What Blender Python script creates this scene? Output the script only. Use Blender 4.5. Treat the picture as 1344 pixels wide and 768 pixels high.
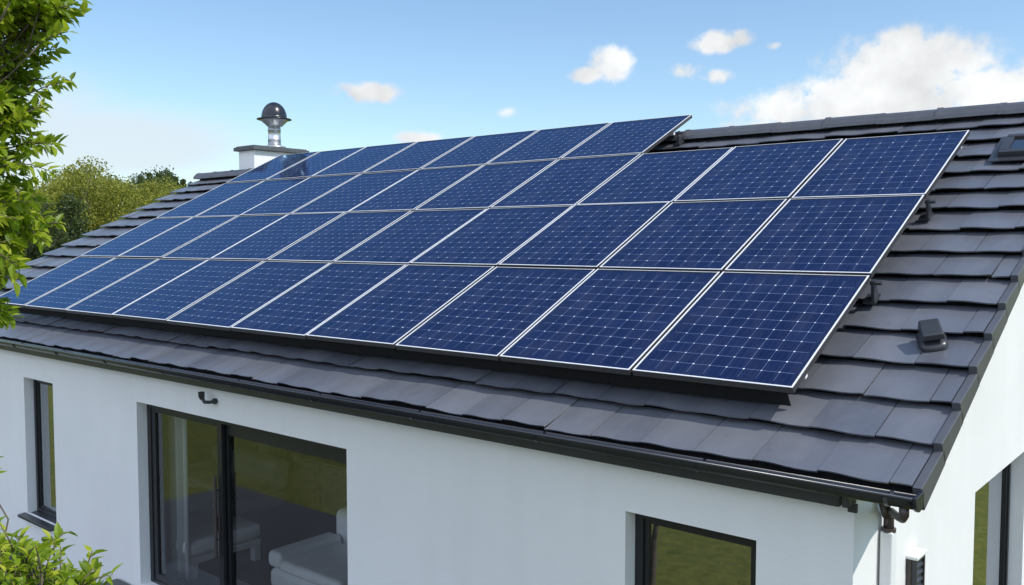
import bpy, math, random
from mathutils import Vector, Matrix
random.seed(7)
rad = math.radians
S = bpy.context.scene
for o in list(bpy.data.objects):
    bpy.data.objects.remove(o)
COL = S.collection

# ------------------------------------------------------------------ camera, sky, sun, exposure
U = 0.85                      # metres per layout unit
ZG = 4.50                      # the ground lies this many units below the lowest panel edge
YAW, PITCH, FPX, ROOF = 0.6976, -0.0565, 1191.8, 0.4521
CAMP = (2.9453, -7.0729, 1.2015)
def conv(p): return Vector((p[0]*U, p[1]*U, (p[2]+ZG)*U))

cam = bpy.data.cameras.new('camera')
camo = bpy.data.objects.new('camera', cam); COL.objects.link(camo)
camo.location = conv(CAMP)
cy, sy, cp, sp = math.cos(YAW), math.sin(YAW), math.cos(PITCH), math.sin(PITCH)
fw = Vector((-sy*cp, cy*cp, sp)); rt = Vector((cy, sy, 0)); up = rt.cross(fw)
camo.rotation_euler = Matrix((rt, up, -fw)).transposed().to_euler()
cam.sensor_width = 36; cam.lens = FPX/1344*36
cam.clip_start = 0.05; cam.clip_end = 4000
S.camera = camo

SUN = Vector((0.61, 0.07, 0.79)).normalized()
world = bpy.data.worlds.new('World'); S.world = world
world.use_nodes = True
wn, wl = world.node_tree.nodes, world.node_tree.links
wn.clear()
w_out = wn.new('ShaderNodeOutputWorld'); w_bg = wn.new('ShaderNodeBackground')
sky = wn.new('ShaderNodeTexSky'); sky.sky_type = 'NISHITA'; sky.sun_disc = False
sky.sun_elevation = math.asin(SUN.z); sky.sun_rotation = math.atan2(SUN.x, SUN.y)
sky.altitude = 100; sky.air_density = 1.0; sky.dust_density = 0.6; sky.ozone_density = 1.0
w_bg.inputs[1].default_value = 0.15
SUN_STRENGTH = 3.35
EXPOSURE = 0.25

sl = bpy.data.lights.new('sun', 'SUN'); slo = bpy.data.objects.new('sun', sl); COL.objects.link(slo)
sl.energy = SUN_STRENGTH; sl.angle = rad(0.5); sl.color = (1.0, 0.955, 0.88)
slo.rotation_euler = SUN.to_track_quat('Z', 'Y').to_euler(); slo.location = (10, 5, 30)
S.view_settings.view_transform = 'Standard'; S.view_settings.look = 'None'
S.view_settings.exposure = EXPOSURE; S.view_settings.gamma = 1.0
S.view_settings.use_curve_mapping = False
S.render.engine = 'CYCLES'

def pix_dir(px, py):
    d = fw*FPX + rt*(px-672) - up*(py-384)
    return d.normalized()

# clouds: soft blobs by compass direction and height above the horizon, broken up by noise
def wmath(op, a, b=None, c=None, clamp=False):
    n = wn.new('ShaderNodeMath'); n.operation = op; n.use_clamp = clamp
    for i, v in enumerate((a, b, c)):
        if v is None: continue
        if isinstance(v, (int, float)): n.inputs[i].default_value = v
        else: wl.new(v, n.inputs[i])
    return n.outputs[0]
tc = wn.new('ShaderNodeTexCoord')
sep = wn.new('ShaderNodeSeparateXYZ'); wl.new(tc.outputs['Generated'], sep.inputs[0])
AZ0 = math.atan2(fw.x, fw.y)
az = wmath('ARCTAN2', sep.outputs[0], sep.outputs[1])
el = wmath('ARCSINE', sep.outputs[2])
def wnoise(scale, detail, rough=0.55, offset=(0, 0, 0), sc=(1, 1, 1)):
    m = wn.new('ShaderNodeMapping'); m.inputs[1].default_value = offset; m.inputs[3].default_value = sc
    wl.new(tc.outputs['Generated'], m.inputs[0])
    n = wn.new('ShaderNodeTexNoise'); n.inputs['Scale'].default_value = scale
    n.inputs['Detail'].default_value = detail; n.inputs['Roughness'].default_value = rough
    wl.new(m.outputs[0], n.inputs['Vector'])
    return n.outputs[0]
n_big = wnoise(11, 7, 0.55, (1.3, 0.2, 0.7)); n_fine = wnoise(34, 8, 0.62, (3, 1, 2))
nz = wmath('ADD', wmath('MULTIPLY', n_big, 0.42), wmath('MULTIPLY', n_fine, 0.58))
# (pixel x, pixel y, half width, half height, weight)
BLOBS = [(1130, 130, 140, 34, 1.3), (1190, 92, 105, 44, 1.3), (1290, 122, 130, 30, 1.35), (1040, 140, 95, 26, 1.05), (1180, 62, 48, 26, 1.1),
         (1420, 108, 130, 36, 1.35), (1000, 166, 75, 14, 0.8), (1560, 80, 120, 50, 1.1),
         (803, 84, 30, 22, 1.1), (774, 98, 28, 11, 0.95), (938, 57, 34, 15, 1.0), (974, 50, 20, 12, 0.85), (905, 91, 34, 11, .8), (940, 101, 32, 11, .9),
         (480, 122, 46, 14, 1.0), (552, 181, 34, 9, .85), (664, 147, 20, 9, .6), (1018, 60, 14, 7, .6)]
tot = None
for (bx, by, hw, hh, wt) in BLOBS:
    d = pix_dir(bx, by); a0, e0 = math.atan2(d.x, d.y), math.asin(d.z)
    k = FPX/ (1 + ((bx-672)/FPX)**2)
    k2 = FPX/math.sqrt(1 + ((bx-672)/FPX)**2)
    u_ = wmath('MULTIPLY', wmath('SUBTRACT', az, a0), (FPX*(1 + ((bx-672)/FPX)**2))/hw)
    v_ = wmath('MULTIPLY', wmath('SUBTRACT', el, e0), (FPX*math.sqrt(1 + ((bx-672)/FPX)**2))/hh)
    r2 = wmath('ADD', wmath('MULTIPLY', u_, u_), wmath('MULTIPLY', v_, v_))
    g = wmath('MULTIPLY', wmath('POWER', 2.718, wmath('MULTIPLY', r2, -0.8)), wt)
    tot = g if tot is None else wmath('MAXIMUM', tot, g)
dens = wmath('MULTIPLY', tot, wmath('ADD', wmath('MULTIPLY', nz, 3.6), -1.02))
mr = wn.new('ShaderNodeMapRange'); mr.interpolation_type = 'SMOOTHSTEP'
mr.inputs[1].default_value = 0.24; mr.inputs[2].default_value = 0.70; wl.new(dens, mr.inputs[0])
cloud_a = mr.outputs[0]
# thin hazy bank low on the left
def bank(px, py, hw, hh):
    d = pix_dir(px, py); a0, e0 = math.atan2(d.x, d.y), math.asin(d.z)
    q = ((px-672)/FPX)**2
    u_ = wmath('MULTIPLY', wmath('SUBTRACT', az, a0), FPX*(1+q)/hw)
    v_ = wmath('MULTIPLY', wmath('SUBTRACT', el, e0), FPX*math.sqrt(1+q)/hh)
    return wmath('POWER', 2.718, wmath('MULTIPLY', wmath('ADD', wmath('MULTIPLY', u_, u_), wmath('MULTIPLY', v_, v_)), -1.0))
bk = wmath('MAXIMUM', bank(150, 185, 170, 52), bank(-40, 165, 240, 85))
n_soft = wnoise(5, 5, 0.55, (0.4, 2.2, 0), (1, 1, 2.2))
mrb = wn.new('ShaderNodeMapRange'); mrb.interpolation_type = 'SMOOTHSTEP'
mrb.inputs[1].default_value = 0.10; mrb.inputs[2].default_value = 0.62
wl.new(wmath('MULTIPLY', bk, wmath('ADD', wmath('MULTIPLY', n_soft, 1.2), 0.3)), mrb.inputs[0])
bank_a = wmath('MULTIPLY', mrb.outputs[0], 0.85)
# added, unseen bright cloud behind the viewpoint that fills the shaded front wall
dotn = wn.new('ShaderNodeVectorMath'); dotn.operation = 'DOT_PRODUCT'; wl.new(tc.outputs['Generated'], dotn.inputs[0])
dotn.inputs[1].default_value = Vector((-.10, -.90, .35)).normalized()
mrs = wn.new('ShaderNodeMapRange'); mrs.interpolation_type = 'SMOOTHSTEP'; mrs.inputs[1].default_value = .30; mrs.inputs[2].default_value = .75
wl.new(wmath('ADD', dotn.outputs['Value'], wmath('MULTIPLY', wmath('SUBTRACT', n_soft, .5), .7)), mrs.inputs[0])
fill_a = mrs.outputs[0]
# cloud brightness: grey where the cloud is thick and low
n_sh = wnoise(15, 4, 0.5, (1.3, 0.2, 0.735))
mr2 = wn.new('ShaderNodeMapRange'); mr2.inputs[1].default_value = 0.35; mr2.inputs[2].default_value = 0.66
mr2.inputs[3].default_value = 4.25; mr2.inputs[4].default_value = 5.9; wl.new(n_sh, mr2.inputs[0])
comb = wn.new('ShaderNodeCombineColor')
wl.new(wmath('MULTIPLY', mr2.outputs[0], 0.965), comb.inputs[0]); wl.new(wmath('MULTIPLY', mr2.outputs[0], 0.985), comb.inputs[1]); wl.new(mr2.outputs[0], comb.inputs[2])
tint = wn.new('ShaderNodeMix'); tint.data_type = 'RGBA'; tint.blend_type = 'MULTIPLY'; tint.inputs[0].default_value = 1
SKY_TINT = (0.87, 0.965, 1.01, 1)
wl.new(sky.outputs[0], tint.inputs[6]); tint.inputs[7].default_value = SKY_TINT
mx = wn.new('ShaderNodeMix'); mx.data_type = 'RGBA'
mb_ = wn.new('ShaderNodeMix'); mb_.data_type = 'RGBA'; mb_.inputs[7].default_value = (4.15, 4.70, 5.10, 1)
mv_ = wn.new('ShaderNodeMix'); mv_.data_type = 'RGBA'; mv_.inputs[7].default_value = (6.0, 6.9, 8.8, 1)
wl.new(fill_a, mv_.inputs[0]); wl.new(tint.outputs[2], mv_.inputs[6])
wl.new(bank_a, mb_.inputs[0]); wl.new(mv_.outputs[2], mb_.inputs[6])
wl.new(cloud_a, mx.inputs[0]); wl.new(mb_.outputs[2], mx.inputs[6]); wl.new(comb.outputs[0], mx.inputs[7])
wl.new(mx.outputs[2], w_bg.inputs[0]); wl.new(w_bg.outputs[0], w_out.inputs[0])

# ------------------------------------------------------------------ materials
class N:
    def __init__(s, name):
        s.m = bpy.data.materials.new(name); s.m.use_nodes = True
        s.t = s.m.node_tree; s.n = s.t.nodes; s.l = s.t.links
        s.b = s.n['Principled BSDF']; s.out = s.n['Material Output']
    def new(s, t): return s.n.new('ShaderNode'+t)
    def math(s, op, a, b=None, c=None, clamp=False):
        n = s.new('Math'); n.operation = op; n.use_clamp = clamp
        for i, v in enumerate((a, b, c)):
            if v is None: continue
            if isinstance(v, (int, float)): n.inputs[i].default_value = v
            else: s.l.new(v, n.inputs[i])
        return n.outputs[0]
    def noise(s, scale, detail=4, rough=.55, coord='Object', sc=None):
        t = s.new('TexCoord'); n = s.new('TexNoise')
        n.inputs['Scale'].default_value = scale; n.inputs['Detail'].default_value = detail; n.inputs['Roughness'].default_value = rough
        if sc:
            m = s.new('Mapping'); m.inputs[3].default_value = sc
            s.l.new(t.outputs[coord], m.inputs[0]); s.l.new(m.outputs[0], n.inputs['Vector'])
        else: s.l.new(t.outputs[coord], n.inputs['Vector'])
        return n.outputs[0]
    def ramp(s, fac, stops):
        r = s.new('ValToRGB'); e = r.color_ramp.elements
        while len(e) < len(stops): e.new(0.5)
        for el_, (p, c) in zip(e, stops): el_.position = p; el_.color = (*c, 1)
        s.l.new(fac, r.inputs[0]); return r.outputs[0]
    def mix(s, fac, a, b, blend='MIX'):
        m = s.new('Mix'); m.data_type = 'RGBA'; m.blend_type = blend
        for i, v in ((0, fac), (6, a), (7, b)):
            if isinstance(v, (int, float)): m.inputs[i].default_value = v
            elif isinstance(v, tuple): m.inputs[i].default_value = (*v, 1)
            else: s.l.new(v, m.inputs[i])
        return m.outputs[2]
    def bump(s, h, strength, dist=0.01):
        b = s.new('Bump'); b.inputs['Strength'].default_value = strength; b.inputs['Distance'].default_value = dist
        s.l.new(h, b.inputs['Height']); s.l.new(b.outputs[0], s.b.inputs['Normal'])
    def base(s, v):
        if isinstance(v, tuple): s.b.inputs['Base Color'].default_value = (*v, 1)
        else: s.l.new(v, s.b.inputs['Base Color'])
    def set(s, **k):
        for a, v in k.items():
            i = s.b.inputs[a.replace('_', ' ')]
            if isinstance(v, (int, float)): i.default_value = v
            else: s.l.new(v, i)
        return s

def simple(name, col, rough=.5, metal=0., var=.12, scale=8, bump=0., bscale=60):
    m = N(name); n = m.noise(scale, 5)
    lo = tuple(c*(1-var) for c in col); hi = tuple(c*(1+var) for c in col)
    m.base(m.ramp(n, [(.3, lo), (.7, hi)])); m.set(Roughness=rough, Metallic=metal)
    if bump: m.bump(m.noise(bscale, 4), bump, .004)
    return m.m

def m_stucco():
    m = N('white_render')
    big = m.noise(.7, 6, .6); fine = m.noise(240, 3, .7)
    streak = m.noise(1.0, 5, .6, sc=(3.0, 3.0, .35))
    c = m.ramp(big, [(.3, (.76, .765, .755)), (.7, (.82, .82, .81))])
    c = m.mix(m.ramp(streak, [(.45, (0, 0, 0)), (.75, (.16, .16, .16))]), c, (.64, .63, .59))
    m.base(c); m.set(Roughness=.85)
    m.bump(m.math('ADD', fine, m.math('MULTIPLY', m.noise(14, 4), .6)), .6, .008)
    return m.m

def m_tile():
    m = N('anthracite_roof_tile')
    g = m.new('NewGeometry'); ri = g.outputs['Random Per Island']
    c = m.ramp(ri, [(0, (.080, .087, .108)), (.3, (.096, .103, .124)), (.8, (.107, .114, .136)), (1, (.124, .131, .152))])
    st = m.noise(2.2, 7, .65, sc=(1.0, .45, .45)); c = m.mix(m.ramp(st, [(.45, (0, 0, 0)), (.72, (.55, .55, .55))]), c, (.160, .165, .180))
    dirt = m.noise(17, 6, .72); c = m.mix(m.ramp(dirt, [(.58, (0, 0, 0)), (.74, (.55, .55, .55))]), c, (.062, .064, .070))
    lich = m.noise(55, 3, .6); c = m.mix(m.ramp(lich, [(.70, (0, 0, 0)), (.76, (.5, .5, .5))]), c, (.20, .20, .18))
    m.base(c); m.set(Roughness=m.math('ADD', m.math('MULTIPLY', m.noise(7, 6, .65), .30), .25), Specular_IOR_Level=.85, Coat_Weight=.35, Coat_Roughness=.32)
    m.bump(m.math('ADD', m.math('MULTIPLY', m.noise(150, 3, .7), .55), m.noise(5, 5)), .28, .006)
    return m.m

def m_cells():
    m = N('solar_cells')
    uv = m.new('UVMap'); uv.uv_map = 'UVMap'
    sp_ = m.new('SeparateXYZ'); m.l.new(uv.outputs[0], sp_.inputs[0])
    X = m.math('MULTIPLY', sp_.outputs[0], 9); Y = m.math('MULTIPLY', sp_.outputs[1], 11)
    fx = m.math('ABSOLUTE', m.math('SUBTRACT', m.math('FRACT', m.math('ADD', X, .5)), .5))   # distance from nearest cell edge
    fy = m.math('ABSOLUTE', m.math('SUBTRACT', m.math('FRACT', m.math('ADD', Y, .5)), .5))
    lx = m.math('LESS_THAN', fx, .013); ly = m.math('LESS_THAN', fy, .017)
    dia = m.math('LESS_THAN', m.math('ADD', fx, fy), .066)
    ins = m.math('MULTIPLY', m.math('LESS_THAN', m.math('ABSOLUTE', m.math('SUBTRACT', X, 4.5)), 4.3), m.math('LESS_THAN', m.math('ABSOLUTE', m.math('SUBTRACT', Y, 5.5)), 5.3))
    dia = m.math('MULTIPLY', dia, ins); lx = m.math('MULTIPLY', lx, ins); ly = m.math('MULTIPLY', ly, ins)
    # three bus bars running up each cell
    bx_ = m.math('ABSOLUTE', m.math('SUBTRACT', m.math('FRACT', m.math('MULTIPLY', X, 3)), .5))
    bus = m.math('LESS_THAN', bx_, .02)
    cx = m.math('FLOOR', X); cyy = m.math('FLOOR', Y)
    wnn = m.new('TexWhiteNoise'); wnn.noise_dimensions = '3D'
    cb = m.new('CombineXYZ'); m.l.new(cx, cb.inputs[0]); m.l.new(cyy, cb.inputs[1])
    oi = m.new('ObjectInfo'); m.l.new(oi.outputs['Random'], cb.inputs[2])
    m.l.new(cb.outputs[0], wnn.inputs['Vector'])
    cell = m.ramp(wnn.outputs[0], [(0, (.0050, .0105, .043)), (.5, (.0062, .0125, .049)), (1, (.0078, .015, .057))])
    c = m.mix(m.math('MULTIPLY', bus, .12), cell, (.18, .24, .40))
    c = m.mix(m.math('MULTIPLY', m.math('MAXIMUM', lx, ly), m.math('ADD', m.math('MULTIPLY', m.noise(6, 4, .7), .9), -.05)), c, (.24, .32, .52))
    c = m.mix(m.math('MULTIPLY', dia, m.ramp(m.noise(4.5, 3, .6), [(.32, (.25, .25, .25)), (.62, (1, 1, 1))])), c, (.72, .75, .80))
    dust = m.noise(2.2, 6, .6)
    c = m.mix(m.ramp(m.noise(3.5, 7, .65, sc=(1.5, .5, 1)), [(.45, (0, 0, 0)), (.8, (.07, .07, .07))]), c, (.28, .28, .28))
    m.base(c)
    m.set(Roughness=.6, Specular_IOR_Level=.03)
    # blue anti-reflective front glass
    gl = m.new('BsdfGlossy'); gl.inputs[0].default_value = (.40, .71, 1, 1)
    m.l.new(m.math('ADD', m.math('MULTIPLY', dust, .08), .03), gl.inputs['Roughness'])
    fr = m.new('Fresnel'); fr.inputs[0].default_value = 1.34
    ms = m.new('MixShader'); m.l.new(m.math('MULTIPLY', fr.outputs[0], .85), ms.inputs[0])
    m.l.new(m.b.outputs[0], ms.inputs[1]); m.l.new(gl.outputs[0], ms.inputs[2]); m.l.new(ms.outputs[0], m.out.inputs[0])
    return m.m

def m_glass(name='window_glass', base_r=.17, tint=(.92, .95, .95)):
    m = N(name); m.n.remove(m.b)
    tr = m.new('BsdfTransparent'); tr.inputs[0].default_value = (*tint, 1)
    gl = m.new('BsdfGlossy'); gl.inputs['Roughness'].default_value = .0; gl.inputs[0].default_value = (.95, .97, 1, 1)
    b = m.new('Bump'); b.inputs['Strength'].default_value = .02; b.inputs['Distance'].default_value = .02
    m.l.new(m.noise(1.3, 2), b.inputs['Height']); m.l.new(b.outputs[0], gl.inputs['Normal'])
    fr = m.new('Fresnel'); fr.inputs[0].default_value = 1.5
    f = m.math('ADD', m.math('MULTIPLY', fr.outputs[0], 1.1), base_r, clamp=True)
    mxs = m.new('MixShader'); m.l.new(f, mxs.inputs[0]); m.l.new(tr.outputs[0], mxs.inputs[1]); m.l.new(gl.outputs[0], mxs.inputs[2])
    m.l.new(mxs.outputs[0], m.out.inputs[0])
    return m.m

def m_leaf(name, stops, trans=.45, tcol=(.30, .42, .03)):
    m = N(name); g = m.new('NewGeometry')
    c = m.ramp(g.outputs['Random Per Island'], stops)
    m.base(c); m.set(Roughness=.42, Specular_IOR_Level=.4)
    tl = m.new('BsdfTranslucent')
    m.l.new(m.mix(.5, c, tcol), tl.inputs[0])
    mxs = m.new('MixShader'); mxs.inputs[0].default_value = trans
    m.l.new(m.b.outputs[0], mxs.inputs[1]); m.l.new(tl.outputs[0], mxs.inputs[2])
    m.l.new(mxs.outputs[0], m.out.inputs[0])
    return m.m

def m_slate():
    m = N('dark_reflected_paving'); t = m.new('TexCoord'); b = m.new('TexBrick')
    b.inputs['Scale'].default_value = 1.0; b.inputs['Brick Width'].default_value = .8; b.inputs['Row Height'].default_value = .5
    b.inputs['Mortar Size'].default_value = .008
    b.inputs['Color1'].default_value = (.018, .019, .022, 1); b.inputs['Color2'].default_value = (.027, .028, .032, 1); b.inputs['Mortar'].default_value = (.05, .05, .047, 1)
    m.l.new(t.outputs['Object'], b.inputs['Vector'])
    m.base(m.mix(m.math('MULTIPLY', m.noise(5, 6, .7), .5), b.outputs[0], (.04, .041, .043))); m.set(Roughness=.7)
    m.bump(m.noise(30, 5), .3, .006)
    return m.m

def m_lawn():
    m = N('lawn_grass')
    a = m.noise(.35, 6, .6); b = m.noise(5, 6, .7); f = m.noise(60, 3, .7)
    c = m.ramp(a, [(.3, (.095, .135, .012)), (.7, (.185, .195, .020))])
    c = m.mix(m.ramp(b, [(.40, (0, 0, 0)), (.62, (.8, .8, .8))]), c, (.32, .285, .045))
    c = m.mix(m.ramp(f, [(.40, (.0, .0, .0)), (.62, (.75, .75, .75))]), c, (.030, .055, .006))
    m.base(c); m.set(Roughness=.8, Specular_IOR_Level=.2)
    m.bump(m.math('ADD', f, m.noise(14, 4)), 1.0, .05)
    return m.m

M = dict(
    stucco=m_stucco(), tile=m_tile(), cells=m_cells(), glass=m_glass('clear_glass', .13), glass_coated=m_glass('coated_glass', .40),
    frame_black=simple('dark_anodised_aluminium', (.050, .048, .050), .4, .3, .1, 20),
    frame_al=simple('brushed_aluminium', (.88, .88, .90), .35, .25, .05, 20),
    backsheet=simple('black_backsheet', (.02, .02, .022), .6),
    dark=simple('anthracite_metal', (.030, .032, .037), .33, 0, .15, 5, .03, 90),
    gutter=simple('anthracite_gutter', (.016, .019, .027), .26, 0, .15, 4, .03, 30),
    verge=simple('anthracite_flashing', (.075, .079, .090), .38, 0, .12, 6, .04, 60),
    winframe=simple('black_window_frame', (.014, .015, .018), .35, 0, .15, 10),
    mesh=simple('matt_black_strip', (.004, .004, .005), .95),  # for the strip that darkens the gap under the panels
    rubber=simple('black_rubber', (.012, .012, .013), .55),
    steel=simple('stainless_steel', (.62, .63, .65), .42, 1.0, .08, 14),
    brown=simple('brown_plastic', (.055, .042, .040), .4, 0, .2, 14),
    whitepipe=simple('white_pipe', (.74, .75, .76), .4, 0, .04, 6),
    cap=simple('dark_slate_cap', (.075, .085, .090), .6, 0, .2, 9, .1, 60),
    deck=simple('roof_felt', (.02, .02, .022), .9),
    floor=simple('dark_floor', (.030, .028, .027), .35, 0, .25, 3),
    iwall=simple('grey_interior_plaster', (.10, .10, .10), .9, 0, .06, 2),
    ceiling=simple('interior_ceiling', (.62, .62, .61), .9),
    leather=simple('white_leather', (.80, .83, .85), .45, 0, .06, 5, .25, 40),
    lacquer=simple('white_lacquer', (.68, .70, .71), .3, 0, .04, 5),
    oak=simple('pale_wood', (.33, .29, .25), .5, 0, .12, 6),
    concrete=simple('pale_concrete', (.36, .36, .34), .85, 0, .12, 3, .2, 40),
    lawn=m_lawn(), slate=m_slate(),
    bark=simple('grey_brown_bark', (.12, .095, .07), .9, 0, .35, 9, .6, 30),
    leaf_near=m_leaf('bright_leaf', [(0, (.08, .15, .010)), (.35, (.18, .28, .014)), (.7, (.32, .41, .025)), (1, (.50, .53, .05))], .5, (.55, .70, .04)),
    leaf_far=m_leaf('olive_leaf', [(0, (.075, .10, .015)), (.5, (.205, .235, .03)), (.85, (.32, .32, .04)), (1, (.42, .35, .06))], .4, (.42, .42, .04)),
    leaf_conifer=m_leaf('conifer_needles', [(0, (.035, .055, .015)), (.6, (.075, .10, .022)), (1, (.12, .145, .03))], .25, (.15, .22, .04)),
    leaf_dark=m_leaf('dark_leaf', [(0, (.022, .042, .012)), (.6, (.048, .075, .018)), (1, (.085, .11, .025))], .25, (.15, .22, .04)),
)
def m_curtain():
    m = N('sheer_curtain'); m.base((.72, .76, .78)); m.set(Roughness=.9)
    tl = m.new('BsdfTranslucent'); tl.inputs[0].default_value = (.7, .74, .76, 1)
    s1 = m.new('MixShader'); s1.inputs[0].default_value = .4
    m.l.new(m.b.outputs[0], s1.inputs[1]); m.l.new(tl.outputs[0], s1.inputs[2]); m.l.new(s1.outputs[0], m.out.inputs[0])
    return m.m
M['curtain'] = m_curtain()

# ------------------------------------------------------------------ mesh helpers
class MB:
    def __init__(s): s.v = []; s.f = []; s.uv = {}
    def add(s, vs, fs):
        b = len(s.v); s.v += [tuple(p) for p in vs]; s.f += [tuple(i+b for i in f) for f in fs]; return s
    def box(s, x0, x1, y0, y1, z0, z1):
        return s.add([(x0, y0, z0), (x1, y0, z0), (x1, y1, z0), (x0, y1, z0), (x0, y0, z1), (x1, y0, z1), (x1, y1, z1), (x0, y1, z1)],
                     [(3, 2, 1, 0), (4, 5, 6, 7), (0, 1, 5, 4), (1, 2, 6, 5), (2, 3, 7, 6), (3, 0, 4, 7)])
    def hexa(s, p):
        return s.add(p, [(3, 2, 1, 0), (4, 5, 6, 7), (0, 1, 5, 4), (1, 2, 6, 5), (2, 3, 7, 6), (3, 0, 4, 7)])
    def tube(s, pts, rs, n=10, caps=True):
        pts = [Vector(p) for p in pts]
        if isinstance(rs, (int, float)): rs = [rs]*len(pts)
        rings = []; ref = None
        for i, p in enumerate(pts):
            d = (pts[min(i+1, len(pts)-1)] - pts[max(i-1, 0)]).normalized()
            if ref is None: ref = d.orthogonal().normalized()
            ref = (ref - d*ref.dot(d)).normalized(); b = d.cross(ref)
            rings.append([p + (ref*math.cos(2*math.pi*k/n) + b*math.sin(2*math.pi*k/n))*rs[i] for k in range(n)])
        vs = [q for r in rings for q in r]; fs = []
        for i in range(len(rings)-1):
            for k in range(n):
                fs.append((i*n+k, i*n+(k+1) % n, (i+1)*n+(k+1) % n, (i+1)*n+k))
        if caps:
            fs.append(tuple(range(n-1, -1, -1))); fs.append(tuple((len(rings)-1)*n+k for k in range(n)))
        return s.add(vs, fs)
    def lathe(s, prof, c, n=24):
        vs = []; fs = []
        for (r, z) in prof:
            for k in range(n):
                a = 2*math.pi*k/n; vs.append((c[0]+r*math.cos(a), c[1]+r*math.sin(a), c[2]+z))
        for i in range(len(prof)-1):
            for k in range(n): fs.append((i*n+k, i*n+(k+1) % n, (i+1)*n+(k+1) % n, (i+1)*n+k))
        fs.append(tuple(range(n-1, -1, -1))); fs.append(tuple((len(prof)-1)*n+k for k in range(n)))
        return s.add(vs, fs)
    def prism(s, poly, x0, x1):           # (y, z) outline swept along x
        n = len(poly)
        vs = [(x0, y, z) for y, z in poly] + [(x1, y, z) for y, z in poly]
        fs = [tuple(range(n-1, -1, -1)), tuple(range(n, 2*n))] + [(i, (i+1) % n, n+(i+1) % n, n+i) for i in range(n)]
        return s.add(vs, fs)

def origin(o):
    p = Vector((0, 0, 0))
    while o is not None: p = p + o.location; o = o.parent
    return p
def build(name, mb, mat, parent=None, local=False, bevel=0, smooth=False, at=None, kind=None, seg=2):
    """links one mesh object; layout-unit coordinates unless local (metres relative to the parent)"""
    me = bpy.data.meshes.new(name)
    if local: vs = mb.v; loc = Vector((0, 0, 0))
    else:
        og = origin(parent) if parent is not None else (conv(at) if at else Vector((0, 0, 0)))
        loc = og if parent is None else Vector((0, 0, 0))
        vs = [conv(p) - og for p in mb.v]
    me.from_pydata(vs, [], mb.f); me.validate(); me.update()
    if smooth:
        for p in me.polygons: p.use_smooth = True
    o = bpy.data.objects.new(name, me); COL.objects.link(o); o.location = loc
    if parent is not None: o.parent = parent
    me.materials.append(mat)
    if bevel:
        b = o.modifiers.new('bevel', 'BEVEL'); b.width = bevel; b.segments = seg; b.limit_method = 'ANGLE'; b.angle_limit = rad(40)
    if kind: o['kind'] = kind
    return o
def thing(name, label, cat, at, group=None):
    o = bpy.data.objects.new(name, None); COL.objects.link(o); o.location = conv(at); o.empty_display_size = .2
    return tag(o, label, cat, group)
def tag(o, label, cat, group=None):
    o['label'] = label; o['category'] = cat
    if group: o['group'] = group
    return o
def fix_normals(o):
    import bmesh
    bm = bmesh.new(); bm.from_mesh(o.data); bmesh.ops.recalc_face_normals(bm, faces=bm.faces); bm.to_mesh(o.data); bm.free()

ca, sa = math.cos(ROOF), math.sin(ROOF)
def RP(x, s, n): return (x, s*ca - n*sa, s*sa + n*ca)      # point on the front roof slope: along, up the slope, off it
N0 = -0.28                                                  # tile surface below the panel plane
S_EAVE, S_RIDGE = -0.63, 7.40
X_L, X_R = -19.9, 1.06
RY = S_RIDGE*ca - N0*sa                                     # ridge y
YF, XG, YB = -0.33, 0.62, 2*RY + 0.33                       # wall faces: front, gable, back
XW = -19.4                                                  # left gable wall
FL = -4.00                                                  # indoor floor

# ------------------------------------------------------------------ ground
g = MB(); R_ = 2600
g.add([(-R_, -R_, -ZG), (R_, -R_, -ZG), (R_, R_, -ZG), (-R_, R_, -ZG)], [(0, 1, 2, 3)])
build('lawn', g, M['lawn'], kind='structure')
g = MB(); g.box(-15.5, -2.6, -4.9, YF-.02, -ZG-.1, -ZG+.012)
build('reflection_terrace', g, M['slate'], kind='structure')  # unseen dark paving, added to darken the lower part of the door reflection

# ------------------------------------------------------------------ house
house = thing('house', 'white rendered bungalow with dark tiled roof carrying the solar panels', 'house', (-9, 6, -ZG))

def wall_grid(mb, u0, u1, z0, z1, holes, place, t):
    """a wall of thickness t with rectangular openings; place(u, depth, z) gives the point"""
    us = sorted({u0, u1, *[h[0] for h in holes], *[h[1] for h in holes]})
    zs = sorted({z0, z1, *[h[2] for h in holes], *[h[3] for h in holes]})
    def solid(i, j):
        if i < 0 or j < 0 or i >= len(us)-1 or j >= len(zs)-1: return False
        a, b = (us[i]+us[i+1])/2, (zs[j]+zs[j+1])/2
        return not any(h[0] < a < h[1] and h[2] < b < h[3] for h in holes)
    def q(*p): mb.add([place(*k) for k in p], [(0, 1, 2, 3)])
    for i in range(len(us)-1):
        for j in range(len(zs)-1):
            if not solid(i, j): continue
            a, b, c, d = us[i], us[i+1], zs[j], zs[j+1]
            q((a, 0, c), (b, 0, c), (b, 0, d), (a, 0, d)); q((b, t, c), (a, t, c), (a, t, d), (b, t, d))
            if not solid(i-1, j): q((a, t, c), (a, 0, c), (a, 0, d), (a, t, d))
            if not solid(i+1, j): q((b, 0, c), (b, t, c), (b, t, d), (b, 0, d))
            if not solid(i, j-1): q((a, t, c), (b, t, c), (b, 0, c), (a, 0, c))
            if not solid(i, j+1): q((a, 0, d), (b, 0, d), (b, t, d), (a, t, d))

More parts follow.
